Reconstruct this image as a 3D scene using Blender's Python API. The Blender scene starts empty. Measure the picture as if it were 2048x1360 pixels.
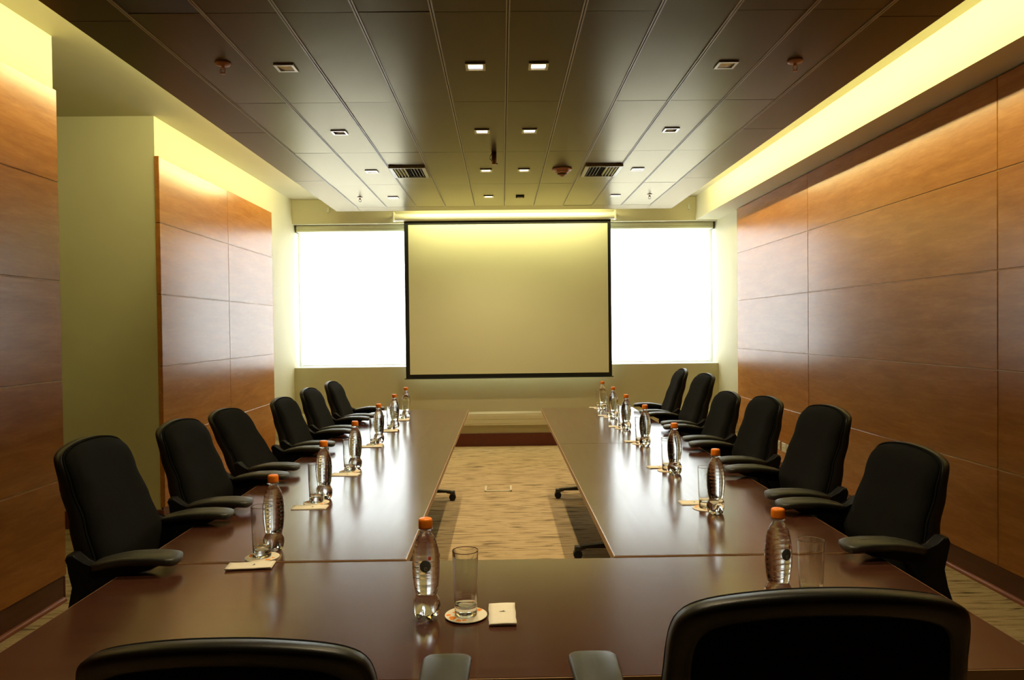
import bpy, bmesh, math, random
from mathutils import Vector, Matrix
random.seed(7)
PI = math.pi
scene = bpy.context.scene
COL = scene.collection

# ------------------------------------------------------------------ camera, world, lights, exposure
cam_data = bpy.data.cameras.new('camera')
cam_data.sensor_width = 36.0
cam_data.lens = 1480.0 / 2048.0 * 36.0
cam_data.clip_start = 0.05
cam = bpy.data.objects.new('camera', cam_data)
COL.objects.link(cam)
RT = Vector((0.9998405, -0.0135808, -0.0115983))
FW = Vector((0.0133979, 0.9997870, -0.0156994))
UP = Vector((0.0118090, 0.0155415, 0.9998095))
cam.matrix_world = Matrix(((RT.x, UP.x, -FW.x, 0.0), (RT.y, UP.y, -FW.y, 0.0), (RT.z, UP.z, -FW.z, 1.39), (0, 0, 0, 1)))
scene.camera = cam

world = bpy.data.worlds.new('daylight')
scene.world = world
world.use_nodes = True
bg = world.node_tree.nodes['Background']
bg.inputs[0].default_value = (0.92, 0.96, 1.0, 1)
bg.inputs[1].default_value = 10.8

scene.view_settings.view_transform = 'Standard'
scene.view_settings.look = 'None'
scene.view_settings.gamma = 1.0
scene.view_settings.use_curve_mapping = False
scene.view_settings.exposure = 0.0

COVE = (1.0, 0.92, 0.42)
DOWN = (1.0, 0.79, 0.45)

def area_light(name, loc, direction, sx, sy, power, color):
    d = bpy.data.lights.new(name, 'AREA')
    d.shape = 'RECTANGLE'; d.size = sx; d.size_y = sy
    d.energy = power; d.color = color
    o = bpy.data.objects.new(name, d)
    COL.objects.link(o)
    o.location = loc
    z = -Vector(direction).normalized()
    x = Vector((0, 1, 0)) if abs(direction[0]) > 0.3 else Vector((1, 0, 0))
    y = z.cross(x).normalized(); x = y.cross(z)
    o.rotation_euler = Matrix(((x.x, y.x, z.x), (x.y, y.y, z.y), (x.z, y.z, z.z))).to_euler()
    return o
area_light('cove_light_left', (-1.80, 4.6, 2.88), (-1, 0, 0.05), 6.9, 0.04, 53, COVE)
area_light('cove_light_right', (1.89, 4.6, 2.89), (1, 0, 0.05), 6.9, 0.04, 62, COVE)
area_light('cove_light_back', (0.08, 8.375, 2.86), (0, 0.35, -1.0), 2.3, 0.04, 23, COVE)

def spot(x, y, power, cone=102):
    d = bpy.data.lights.new('downlight_lamp', 'SPOT')
    d.energy = power; d.color = DOWN; d.spot_size = math.radians(cone); d.spot_blend = 0.85
    d.shadow_soft_size = 0.02
    o = bpy.data.objects.new('downlight_lamp', d)
    COL.objects.link(o); o.location = (x, y, 2.688)
    return o
ROWS_DL = [7.48, 6.245, 5.0, 3.755, 2.52, 1.29]
for yy in ROWS_DL:
    inner, outer = (30 if yy < 2 else 52), (7 if yy > 6 else 0)
    for xx, pw in ((-1.083, outer), (-0.121, inner), (0.202, inner), (1.17, outer)):
        if pw == 0:
            continue
        if yy > 7.4 and 0 < xx < 1:
            continue
        spot(xx, yy, pw, 135 if yy > 7 else 102)

# ------------------------------------------------------------------ helpers
def link(name, me, mat=None, parent=None, loc=None, label=None, kind=None, smooth=False):
    o = bpy.data.objects.new(name, me)
    COL.objects.link(o)
    if mat is not None and len(me.materials) == 0:
        me.materials.append(mat)
    if parent is not None:
        o.parent = parent
    if loc is not None:
        o.location = loc
    if label: o['label'] = label
    if kind: o['kind'] = kind
    if smooth:
        for p in me.polygons: p.use_smooth = True
    return o

def thing(name, label, cat, loc=(0, 0, 0), rotz=0.0, group=None):
    o = bpy.data.objects.new(name, None)
    COL.objects.link(o)
    o.empty_display_size = 0.1
    o.location = loc; o.rotation_euler = (0, 0, rotz)
    o['label'] = label; o['category'] = cat
    if group: o['group'] = group
    return o

def tag(o, label, cat, group=None):
    o['label'] = label; o['category'] = cat
    if group: o['group'] = group
    return o

def dup(root, loc, rotz=0.0, label=None):
    r = root.copy(); COL.objects.link(r); r.location = loc; r.rotation_euler = (0, 0, rotz)
    if label: r['label'] = label
    for ch in list(root.children):
        c = ch.copy(); COL.objects.link(c); c.parent = r
        for g in list(ch.children):
            d = g.copy(); COL.objects.link(d); d.parent = c
    return r

def bm_box(bm, x0, x1, y0, y1, z0, z1, bev=0.0, seg=1):
    vs = [bm.verts.new((x, y, z)) for x in (x0, x1) for y in (y0, y1) for z in (z0, z1)]
    fs = [(0, 1, 3, 2), (4, 6, 7, 5), (0, 4, 5, 1), (2, 3, 7, 6), (0, 2, 6, 4), (1, 5, 7, 3)]
    faces = [bm.faces.new([vs[i] for i in f]) for f in fs]
    if bev > 0:
        edges = list({e for f in faces for e in f.edges})
        bmesh.ops.bevel(bm, geom=edges, offset=bev, segments=seg, affect='EDGES', profile=0.5, clamp_overlap=True)
    return vs

def done(bm, name='mesh'):
    bmesh.ops.recalc_face_normals(bm, faces=bm.faces)
    me = bpy.data.meshes.new(name)
    bm.to_mesh(me); bm.free()
    return me

def box_mesh(x0, x1, y0, y1, z0, z1, bev=0.0, seg=1):
    bm = bmesh.new(); bm_box(bm, x0, x1, y0, y1, z0, z1, bev, seg)
    return done(bm)

def bx(name, x0, x1, y0, y1, z0, z1, mat, parent=None, bev=0.0, seg=1, kind=None, label=None):
    """box with its origin at its centre"""
    cx, cy, cz = (x0 + x1) / 2, (y0 + y1) / 2, (z0 + z1) / 2
    me = box_mesh(x0 - cx, x1 - cx, y0 - cy, y1 - cy, z0 - cz, z1 - cz, bev, seg)
    return link(name, me, mat, parent, (cx, cy, cz), label, kind)

def bm_lathe(bm, prof, n=32, cx=0, cy=0, mod=None, close=True):
    rings = []
    for (r, z) in prof:
        if r < 1e-6:
            rings.append([bm.verts.new((cx, cy, z))])
        else:
            ring = []
            for i in range(n):
                a = 2 * PI * i / n
                rr, zz = (r, z) if mod is None else mod(r, z, a)
                ring.append(bm.verts.new((cx + rr * math.cos(a), cy + rr * math.sin(a), zz)))
            rings.append(ring)
    for a, b in zip(rings[:-1], rings[1:]):
        if len(a) == 1 and len(b) == 1: continue
        for i in range(n):
            j = (i + 1) % n
            if len(a) == 1: bm.faces.new((a[0], b[i], b[j]))
            elif len(b) == 1: bm.faces.new((a[i], b[0], a[j]))
            else: bm.faces.new((a[i], b[i], b[j], a[j]))

def lathe_mesh(prof, n=32, mod=None, cx=0, cy=0):
    bm = bmesh.new(); bm_lathe(bm, prof, n, cx, cy, mod)
    me = done(bm)
    for p in me.polygons: p.use_smooth = True
    return me

def bm_tube(bm, pts, r, n=8, closed=False):
    pts = [Vector(p) for p in pts]
    N = len(pts); rings = []
    up = Vector((0, 0, 1))
    for i, p in enumerate(pts):
        if closed: t = pts[(i + 1) % N] - pts[i - 1]
        else: t = pts[min(i + 1, N - 1)] - pts[max(i - 1, 0)]
        t.normalize()
        u = up if abs(t.dot(up)) < 0.95 else Vector((0, 1, 0))
        a = t.cross(u).normalized(); b = t.cross(a)
        rr = r[i] if isinstance(r, (list, tuple)) else r
        rings.append([bm.verts.new(p + (a * math.cos(2 * PI * k / n) + b * math.sin(2 * PI * k / n)) * rr) for k in range(n)])
    M = N if closed else N - 1
    for i in range(M):
        A, B = rings[i], rings[(i + 1) % N]
        for k in range(n):
            bm.faces.new((A[k], A[(k + 1) % n], B[(k + 1) % n], B[k]))
    if not closed:
        bm.faces.new(rings[0][::-1]); bm.faces.new(rings[-1])

def bm_prism(bm, poly, axis, a0, a1, bev=0.0, seg=2):
    """extrude a 2D polygon; axis 'x': poly=(y,z); 'z': poly=(x,y); 'y': poly=(x,z)"""
    def P(p, a):
        return {'x': (a, p[0], p[1]), 'z': (p[0], p[1], a), 'y': (p[0], a, p[1])}[axis]
    A = [bm.verts.new(P(p, a0)) for p in poly]; B = [bm.verts.new(P(p, a1)) for p in poly]
    n = len(poly)
    fs = [bm.faces.new(A), bm.faces.new(B[::-1])]
    for i in range(n):
        fs.append(bm.faces.new((A[i], A[(i + 1) % n], B[(i + 1) % n], B[i])))
    if bev > 0:
        ed = [e for e in fs[0].edges] + [e for e in fs[1].edges]
        bmesh.ops.bevel(bm, geom=ed, offset=bev, segments=seg, affect='EDGES', profile=0.5, clamp_overlap=True)

def catmull(pts, sub=4, closed=True):
    out = []; n = len(pts)
    rng = range(n) if closed else range(n - 1)
    for i in rng:
        p0, p1, p2, p3 = (pts[(i - 1) % n], pts[i], pts[(i + 1) % n], pts[(i + 2) % n]) if closed else \
            (pts[max(i - 1, 0)], pts[i], pts[i + 1], pts[min(i + 2, n - 1)])
        for k in range(sub):
            t = k / sub
            out.append(tuple(0.5 * ((2 * b) + (-a + c) * t + (2 * a - 5 * b + 4 * c - d) * t * t + (-a + 3 * b - 3 * c + d) * t ** 3)
                             for a, b, c, d in zip(p0, p1, p2, p3)))
    if not closed: out.append(tuple(pts[-1]))
    return out

# ------------------------------------------------------------------ materials
def new_mat(name):
    m = bpy.data.materials.new(name); m.use_nodes = True
    return m, m.node_tree, m.node_tree.nodes['Principled BSDF']

def simple(name, col, rough=0.5, spec=0.5, metal=0.0, noise=0.0, nscale=20.0, bump=0.0, bscale=200.0, rough_var=0.0, tint=None):
    m, nt, b = new_mat(name)
    b.inputs['Base Color'].default_value = (*col, 1)
    b.inputs['Roughness'].default_value = rough
    b.inputs['Specular IOR Level'].default_value = spec
    b.inputs['Metallic'].default_value = metal
    if tint: b.inputs['Specular Tint'].default_value = (*tint, 1)
    tc = nt.nodes.new('ShaderNodeTexCoord')
    n = nt.nodes.new('ShaderNodeTexNoise'); n.inputs['Scale'].default_value = nscale; n.inputs['Detail'].default_value = 4
    nt.links.new(tc.outputs['Object'], n.inputs['Vector'])
    if noise > 0:
        r = nt.nodes.new('ShaderNodeValToRGB')
        r.color_ramp.elements[0].position = 0.3; r.color_ramp.elements[1].position = 0.7
        r.color_ramp.elements[0].color = (*[c * (1 - noise) for c in col], 1)
        r.color_ramp.elements[1].color = (*[min(1, c * (1 + noise)) for c in col], 1)
        nt.links.new(n.outputs['Fac'], r.inputs['Fac'])
        nt.links.new(r.outputs['Color'], b.inputs['Base Color'])
    if rough_var > 0:
        mr = nt.nodes.new('ShaderNodeMapRange')
        mr.inputs['To Min'].default_value = rough - rough_var; mr.inputs['To Max'].default_value = rough + rough_var
        nt.links.new(n.outputs['Fac'], mr.inputs['Value']); nt.links.new(mr.outputs['Result'], b.inputs['Roughness'])
    if bump > 0:
        n2 = nt.nodes.new('ShaderNodeTexNoise'); n2.inputs['Scale'].default_value = bscale; n2.inputs['Detail'].default_value = 3
        nt.links.new(tc.outputs['Object'], n2.inputs['Vector'])
        bp = nt.nodes.new('ShaderNodeBump'); bp.inputs['Strength'].default_value = bump; bp.inputs['Distance'].default_value = 0.002
        nt.links.new(n2.outputs['Fac'], bp.inputs['Height']); nt.links.new(bp.outputs['Normal'], b.inputs['Normal'])
    return m

def wood(name, c1, c2, c3, stretch, rough, coat=0.0, fine=1.0, spec=0.5):
    """grain runs along the axis with the small stretch value"""
    m, nt, b = new_mat(name)
    tc = nt.nodes.new('ShaderNodeTexCoord'); oi = nt.nodes.new('ShaderNodeObjectInfo')
    vm = nt.nodes.new('ShaderNodeVectorMath'); vm.operation = 'MULTIPLY_ADD'
    cmb = nt.nodes.new('ShaderNodeCombineXYZ')
    mul = nt.nodes.new('ShaderNodeMath'); mul.operation = 'MULTIPLY'; mul.inputs[1].default_value = 37.0
    nt.links.new(oi.outputs['Random'], mul.inputs[0])
    for i in range(3): nt.links.new(mul.outputs[0], cmb.inputs[i])
    vm.inputs[1].default_value = (1, 1, 1)
    nt.links.new(tc.outputs['Object'], vm.inputs[0]); nt.links.new(cmb.outputs[0], vm.inputs[2])
    mp = nt.nodes.new('ShaderNodeMapping'); mp.inputs['Scale'].default_value = stretch
    nt.links.new(vm.outputs[0], mp.inputs['Vector'])
    n1 = nt.nodes.new('ShaderNodeTexNoise'); n1.inputs['Scale'].default_value = 2.0; n1.inputs['Detail'].default_value = 6
    n1.inputs['Roughness'].default_value = 0.62; n1.inputs['Distortion'].default_value = 0.5
    nt.links.new(mp.outputs[0], n1.inputs['Vector'])
    n2 = nt.nodes.new('ShaderNodeTexNoise'); n2.inputs['Scale'].default_value = 9.0 * fine; n2.inputs['Detail'].default_value = 8
    n2.inputs['Roughness'].default_value = 0.7
    nt.links.new(mp.outputs[0], n2.inputs['Vector'])
    mx = nt.nodes.new('ShaderNodeMix'); mx.data_type = 'FLOAT'; mx.inputs[0].default_value = 0.4
    nt.links.new(n1.outputs['Fac'], mx.inputs[2]); nt.links.new(n2.outputs['Fac'], mx.inputs[3])
    r = nt.nodes.new('ShaderNodeValToRGB')
    e = r.color_ramp.elements
    e[0].position = 0.33; e[0].color = (*c1, 1); e[1].position = 0.66; e[1].color = (*c3, 1)
    mid = e.new(0.5); mid.color = (*c2, 1)
    nt.links.new(mx.outputs[0], r.inputs['Fac']); nt.links.new(r.outputs['Color'], b.inputs['Base Color'])
    b.inputs['Roughness'].default_value = rough
    b.inputs['Specular IOR Level'].default_value = spec
    mr = nt.nodes.new('ShaderNodeMapRange'); mr.inputs['To Min'].default_value = rough - 0.03; mr.inputs['To Max'].default_value = rough + 0.04
    nt.links.new(n1.outputs['Fac'], mr.inputs['Value']); nt.links.new(mr.outputs['Result'], b.inputs['Roughness'])
    b.inputs['Coat Weight'].default_value = coat; b.inputs['Coat Roughness'].default_value = rough * 0.8
    return m

M_paint = simple('cream_paint', (0.57, 0.53, 0.345), 0.55, 0.3, noise=0.02, nscale=3, bump=0.05, bscale=400)
M_panel = wood('cherry_panel', (0.31, 0.110, 0.022), (0.39, 0.145, 0.028), (0.47, 0.185, 0.036), (9, 1.2, 9), 0.24, 0.0, spec=0.42)
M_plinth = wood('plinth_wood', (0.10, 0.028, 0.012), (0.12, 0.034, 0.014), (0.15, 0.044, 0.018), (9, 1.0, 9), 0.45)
M_quarter = simple('quarter_round_wood', (0.30, 0.085, 0.03), 0.35)
M_joint_highlight = simple('joint_bevel_highlight', (0.55, 0.34, 0.11), 0.35, 0.5)  # pale gold stands in for the bevel highlight along panel joints
M_base = simple('maroon_baseboard', (0.12, 0.022, 0.012), 0.35, noise=0.1)
M_table = wood('mahogany_laminate', (0.060, 0.021, 0.012), (0.072, 0.026, 0.015), (0.088, 0.032, 0.018), (1.0, 12, 12), 0.185, fine=1.6, spec=0.68)
M_table_y = wood('mahogany_laminate_long', (0.060, 0.021, 0.012), (0.072, 0.026, 0.015), (0.088, 0.032, 0.018), (12, 1.0, 12), 0.185, fine=1.6, spec=0.68)
M_band = simple('edge_band', (0.42, 0.25, 0.12), 0.4)
def bronze(name, base, gloss, rough, ior):
    """satin bronze lacquer: the sheen itself is tinted"""
    m = bpy.data.materials.new(name); m.use_nodes = True
    nt = m.node_tree; nt.nodes.clear()
    out = nt.nodes.new('ShaderNodeOutputMaterial')
    tc = nt.nodes.new('ShaderNodeTexCoord'); n = nt.nodes.new('ShaderNodeTexNoise'); n.inputs['Scale'].default_value = 2.0
    nt.links.new(tc.outputs['Object'], n.inputs['Vector'])
    r = nt.nodes.new('ShaderNodeValToRGB')
    r.color_ramp.elements[0].color = (*[c * .85 for c in base], 1); r.color_ramp.elements[1].color = (*[c * 1.15 for c in base], 1)
    nt.links.new(n.outputs['Fac'], r.inputs['Fac'])
    d = nt.nodes.new('ShaderNodeBsdfDiffuse'); g = nt.nodes.new('ShaderNodeBsdfGlossy')
    g.inputs['Color'].default_value = (*gloss, 1); g.inputs['Roughness'].default_value = rough
    nt.links.new(r.outputs[0], d.inputs[0])
    f = nt.nodes.new('ShaderNodeFresnel'); f.inputs['IOR'].default_value = ior
    mx = nt.nodes.new('ShaderNodeMixShader')
    nt.links.new(f.outputs[0], mx.inputs[0]); nt.links.new(d.outputs[0], mx.inputs[1]); nt.links.new(g.outputs[0], mx.inputs[2])
    nt.links.new(mx.outputs[0], out.inputs[0])
    return m
M_tile = bronze('bronze_ceiling_tile', (0.034, 0.023, 0.012), (0.86, 0.77, 0.58), 0.28, 1.38)
M_tray = bronze('bronze_ceiling_trim', (0.032, 0.022, 0.012), (0.80, 0.70, 0.52), 0.36, 1.33)
M_runner = simple('bronze_runner', (0.30, 0.24, 0.13), 0.40, 0.5, tint=(1.0, 0.92, 0.75))
M_gap = simple('dark_gap', (0.012, 0.009, 0.006), 0.8, 0.1)
M_fabric = simple('black_chair_fabric', (0.006, 0.006, 0.0055), 0.9, 0.12, noise=0.25, nscale=500, bump=0.4, bscale=900)
M_leather = simple('black_vinyl', (0.009, 0.008, 0.006), 0.40, 0.50, noise=0.1, nscale=8, bump=0.10, bscale=500)
M_plastic = simple('black_plastic', (0.005, 0.005, 0.005), 0.6, 0.25)
M_pad = simple('arm_pad_rubber', (0.034, 0.034, 0.026), 0.42, 0.5, noise=0.08, nscale=60, bump=0.06, bscale=700)
M_steel = simple('table_leg_steel', (0.07, 0.065, 0.055), 0.4, 0.5, metal=0.5)
M_black = simple('black_screen_border', (0.012, 0.013, 0.012), 0.6, 0.3)
M_screen = simple('matt_white_screen', (0.78, 0.79, 0.58), 0.8, 0.15, noise=0.01, nscale=2)
M_case = simple('white_screen_case', (0.62, 0.61, 0.50), 0.3, 0.5)
M_cassette = simple('cream_blind_cassette', (0.60, 0.60, 0.42), 0.4, 0.5)
M_alu = simple('white_window_frame', (0.75, 0.77, 0.78), 0.35, 0.5)
M_trunk = simple('cream_cable_trunking', (0.72, 0.68, 0.48), 0.4, 0.4)
M_outlet = simple('ivory_outlet_plate', (0.72, 0.66, 0.48), 0.4, 0.4)
M_slot = simple('outlet_slot', (0.03, 0.03, 0.03), 0.6)
M_cap = simple('orange_plastic_cap', (0.90, 0.23, 0.010), 0.35, 0.4)
M_cork = simple('white_card', (0.80, 0.74, 0.60), 0.6, 0.3)
M_orange = simple('orange_print', (0.88, 0.27, 0.02), 0.6, 0.3)
M_grey = simple('grey_print', (0.10, 0.11, 0.10), 0.6, 0.3)
M_red = simple('red_print', (0.70, 0.10, 0.03), 0.6, 0.3)
M_paper = simple('white_napkin_paper', (0.84, 0.79, 0.68), 0.85, 0.1, noise=0.02, nscale=40, bump=0.1, bscale=300)
M_chrome = simple('brushed_nickel', (0.42, 0.38, 0.32), 0.3, 0.5, metal=0.9)
M_smoke = simple('aged_ivory_plastic', (0.42, 0.20, 0.10), 0.5, 0.4)
M_brass = simple('dark_brass', (0.25, 0.15, 0.08), 0.35, 0.5, metal=0.8)
M_vent = simple('vent_aluminium', (0.30, 0.27, 0.17), 0.35, 0.5, metal=0.4)
M_rubber = simple('caster_rubber', (0.012, 0.013, 0.013), 0.6, 0.3)

def mat_emit(name, col, strength):
    m, nt, b = new_mat(name)
    b.inputs['Base Color'].default_value = (*col, 1)
    b.inputs['Emission Color'].default_value = (*col, 1)
    b.inputs['Emission Strength'].default_value = strength
    return m
M_lens = mat_emit('lit_lamp_lens', (1.0, 0.88, 0.66), 5.0)
M_lens_dim = mat_emit('partly_lit_lamp_lens', (1.0, 0.86, 0.66), 1.2)

def mat_glass(name, col, ior, rough=0.0):
    m = bpy.data.materials.new(name); m.use_nodes = True
    nt = m.node_tree; nt.nodes.clear()
    out = nt.nodes.new('ShaderNodeOutputMaterial'); g = nt.nodes.new('ShaderNodeBsdfGlass')
    g.inputs['Color'].default_value = (*col, 1); g.inputs['IOR'].default_value = ior; g.inputs['Roughness'].default_value = rough
    nt.links.new(g.outputs[0], out.inputs[0])
    return m
M_glass = mat_glass('tumbler_glass', (0.985, 0.99, 0.98), 1.48)
M_water = mat_glass('water_bottle_pet', (0.975, 0.98, 0.975), 1.34)

def mat_pane():
    m = bpy.data.materials.new('window_glass'); m.use_nodes = True
    nt = m.node_tree; nt.nodes.clear()
    out = nt.nodes.new('ShaderNodeOutputMaterial')
    t = nt.nodes.new('ShaderNodeBsdfTransparent'); t.inputs[0].default_value = (0.93, 0.95, 0.94, 1)
    g = nt.nodes.new('ShaderNodeBsdfGlossy'); g.inputs['Roughness'].default_value = 0.02
    fr = nt.nodes.new('ShaderNodeValue'); fr.outputs[0].default_value = 0.06
    mx = nt.nodes.new('ShaderNodeMixShader')
    nt.links.new(fr.outputs[0], mx.inputs[0]); nt.links.new(t.outputs[0], mx.inputs[1]); nt.links.new(g.outputs[0], mx.inputs[2])
    nt.links.new(mx.outputs[0], out.inputs[0])
    return m
M_pane = mat_pane()

def mat_blind():
    m = bpy.data.materials.new('translucent_blind_fabric'); m.use_nodes = True
    nt = m.node_tree; nt.nodes.clear()
    out = nt.nodes.new('ShaderNodeOutputMaterial')
    tc = nt.nodes.new('ShaderNodeTexCoord')
    w = nt.nodes.new('ShaderNodeTexNoise'); w.inputs['Scale'].default_value = 300
    nt.links.new(tc.outputs['Object'], w.inputs['Vector'])
    r = nt.nodes.new('ShaderNodeValToRGB')
    r.color_ramp.elements[0].color = (0.78, 0.78, 0.76, 1); r.color_ramp.elements[1].color = (0.88, 0.88, 0.86, 1)
    nt.links.new(w.outputs['Fac'], r.inputs['Fac'])
    d = nt.nodes.new('ShaderNodeBsdfDiffuse'); t = nt.nodes.new('ShaderNodeBsdfTranslucent')
    nt.links.new(r.outputs[0], d.inputs[0]); nt.links.new(r.outputs[0], t.inputs[0])
    mx = nt.nodes.new('ShaderNodeMixShader'); mx.inputs[0].default_value = 0.55
    nt.links.new(d.outputs[0], mx.inputs[1]); nt.links.new(t.outputs[0], mx.inputs[2])
    nt.links.new(mx.outputs[0], out.inputs[0])
    return m
M_blind = mat_blind()

def mat_carpet():
    m, nt, b = new_mat('beige_streaked_carpet')
    tc = nt.nodes.new('ShaderNodeTexCoord')
    mp = nt.nodes.new('ShaderNodeMapping'); mp.inputs['Scale'].default_value = (5.0, 42.0, 1.0)
    nt.links.new(tc.outputs['Object'], mp.inputs['Vector'])
    n = nt.nodes.new('ShaderNodeTexNoise'); n.inputs['Scale'].default_value = 1.0; n.inputs['Detail'].default_value = 3; n.inputs['Roughness'].default_value = 0.55
    n.inputs['Distortion'].default_value = 0.6
    nt.links.new(mp.outputs[0], n.inputs['Vector'])
    r = nt.nodes.new('ShaderNodeValToRGB'); e = r.color_ramp.elements
    e[0].position = 0.32; e[0].color = (0.17, 0.12, 0.06, 1)
    e[1].position = 0.47; e[1].color = (0.56, 0.41, 0.22, 1)
    x = e.new(0.70); x.color = (0.66, 0.49, 0.28, 1)
    nt.links.new(n.outputs['Fac'], r.inputs['Fac'])
    f = nt.nodes.new('ShaderNodeTexNoise'); f.inputs['Scale'].default_value = 220; f.inputs['Detail'].default_value = 3
    nt.links.new(tc.outputs['Object'], f.inputs['Vector'])
    r2 = nt.nodes.new('ShaderNodeValToRGB'); r2.color_ramp.elements[0].position = 0.3; r2.color_ramp.elements[1].position = 0.7
    r2.color_ramp.elements[0].color = (0.75, 0.75, 0.75, 1); r2.color_ramp.elements[1].color = (1, 1, 1, 1)
    nt.links.new(f.outputs['Fac'], r2.inputs['Fac'])
    mx = nt.nodes.new('ShaderNodeMix'); mx.data_type = 'RGBA'; mx.blend_type = 'MULTIPLY'; mx.inputs[0].default_value = 1.0
    nt.links.new(r.outputs[0], mx.inputs[6]); nt.links.new(r2.outputs[0], mx.inputs[7])
    nt.links.new(mx.outputs[2], b.inputs['Base Color'])
    b.inputs['Roughness'].default_value = 0.95; b.inputs['Specular IOR Level'].default_value = 0.1
    bp = nt.nodes.new('ShaderNodeBump'); bp.inputs['Strength'].default_value = 0.5; bp.inputs['Distance'].default_value = 0.004
    nt.links.new(f.outputs['Fac'], bp.inputs['Height']); nt.links.new(bp.outputs['Normal'], b.inputs['Normal'])
    return m
M_carpet = mat_carpet()

def mat_perf():
    m, nt, b = new_mat('perforated_bronze_tile')
    tc = nt.nodes.new('ShaderNodeTexCoord')
    v = nt.nodes.new('ShaderNodeTexVoronoi'); v.inputs['Scale'].default_value = 110; v.inputs['Randomness'].default_value = 0.0
    nt.links.new(tc.outputs['Object'], v.inputs['Vector'])
    r = nt.nodes.new('ShaderNodeValToRGB'); r.color_ramp.elements[0].position = 0.28; r.color_ramp.elements[1].position = 0.34
    r.color_ramp.elements[0].color = (0.004, 0.003, 0.002, 1); r.color_ramp.elements[1].color = (0.070, 0.050, 0.032, 1)
    nt.links.new(v.outputs['Distance'], r.inputs['Fac']); nt.links.new(r.outputs[0], b.inputs['Base Color'])
    b.inputs['Roughness'].default_value = 0.4; b.inputs['Specular IOR Level'].default_value = 0.12
    return m
M_perf = mat_perf()

# ------------------------------------------------------------------ the room
Y0, YB = -2.6, 8.74           # rear and far wall
S = 'structure'
bx('floor', -4.1, 2.9, Y0 - .2, 9.2, -0.1, 0.0, M_carpet, kind=S)
bx('ceiling', -4.1, 2.9, Y0 - .2, 9.2, 2.924, 3.02, M_paint, kind=S)
wl = bx('wall_left', -3.0, -2.305, Y0, 3.872, 0.0, 2.924, M_paint, kind=S)
wlf = bx('wall_left', -4.0, -2.449, 5.30, 9.1, 0.0, 2.924, M_paint, kind=S)
bx('wall_left', -4.0, -3.9, 3.0, 5.30, 0.0, 2.924, M_paint, kind=S)
bx('wall_left', -3.9, -3.0, 3.0, 3.1, 0.0, 2.924, M_paint, kind=S)
wr = bx('wall_right', 2.564, 2.85, Y0, 9.1, 0.0, 2.924, M_paint, kind=S)
bx('wall_rear', -3.2, 2.85, Y0 - .12, Y0, 0.0, 2.924, M_plinth, kind=S)
wb = bx('wall_back', -2.449, 2.564, YB, 9.06, 0.0, 0.948, M_paint, kind=S)
bx('wall_back', -2.449, 2.564, YB, 9.06, 2.642, 2.924, M_paint, kind=S)
bx('trim_1', 2.303, 2.564, Y0, YB, 2.648, 2.924, M_paint, kind=S)

PZ = [0.138, 0.639, 1.147, 1.659, 2.167, 2.643]
def panels(parent, x0, x1, ys):
    cache = {}
    inv = parent.location
    for a, b_ in zip(ys[:-1], ys[1:]):
        for z0, z1 in zip(PZ[:-1], PZ[1:]):
            g = 0.0026
            o = bx('wood_panel', x0 - inv.x, x1 - inv.x, a + g - inv.y, b_ - g - inv.y, z0 + g - inv.z, z1 - g - inv.z, M_panel, parent, bev=0.0022)
panels(wr, 2.534, 2.5635, [-2.6, -0.93, 1.41, 3.75, 6.09, 7.93])
panels(wl, -2.3045, -2.275, [-2.6, -1.02, 1.415, 3.855])
panels(wlf, -2.4485, -2.415, [5.288, 6.60, 7.86])
def battens(parent, xa, xb, y0, y1, zlist):
    """golden backing in the joints, coloured to paint the light caught on panel bevels"""
    i = parent.location
    bx('joint_backing', xa - i.x, xb - i.x, y0 + .012 - i.y, y1 - .012 - i.y, 0.14 - i.z, 2.64 - i.z, M_joint_highlight, parent)
battens(wr, 2.5385, 2.5638, Y0, 7.928, PZ)
battens(wl, -2.3048, -2.2795, Y0, 3.853, PZ)
battens(wlf, -2.4488, -2.4195, 5.290, 7.858, PZ)

def plinth(x_wall, side, y0, y1, name):
    # recessed plinth + quarter-round along the floor
    a, b_ = (x_wall, x_wall + side * 0.012)
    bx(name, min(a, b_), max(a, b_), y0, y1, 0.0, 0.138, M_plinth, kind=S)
    bm = bmesh.new()
    pr = [(0, 0), (side * 0.03, 0)] + [(side * (0.012 + 0.018 * math.cos(t * PI / 10)), 0.018 * math.sin(t * PI / 10) + 0.004) for t in range(0, 6)] + [(0, 0.022)]
    bm_prism(bm, [(x_wall + p[0], p[1]) for p in pr], 'y', y0, y1)
    link('trim_2', done(bm), M_quarter, kind=S)
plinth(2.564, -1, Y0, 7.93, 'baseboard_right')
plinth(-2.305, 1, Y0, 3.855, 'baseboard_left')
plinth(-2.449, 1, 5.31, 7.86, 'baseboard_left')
# maroon skirting of the bare walls
bx('baseboard_back', -2.449, 2.564, YB - 0.014, YB, 0.0, 0.152, M_base, kind=S, bev=0.003)
bx('baseboard_right', 2.550, 2.564, 7.935, YB - 0.015, 0.0, 0.152, M_base, kind=S, bev=0.003)
bx('baseboard_left', -2.449, -2.435, 7.87, YB - 0.015, 0.0, 0.152, M_base, kind=S, bev=0.003)
bx('baseboard_left', -3.898, -2.421, 5.284, 5.30, 0.0, 0.125, M_base, kind=S, bev=0.003)
bx('baseboard_left', -2.998, -2.30, 3.873, 3.888, 0.0, 0.125, M_base, kind=S, bev=0.003)
bx('baseboard_left', -3.899, -3.885, 3.11, 5.28, 0.0, 0.125, M_base, kind=S, bev=0.003)

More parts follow.
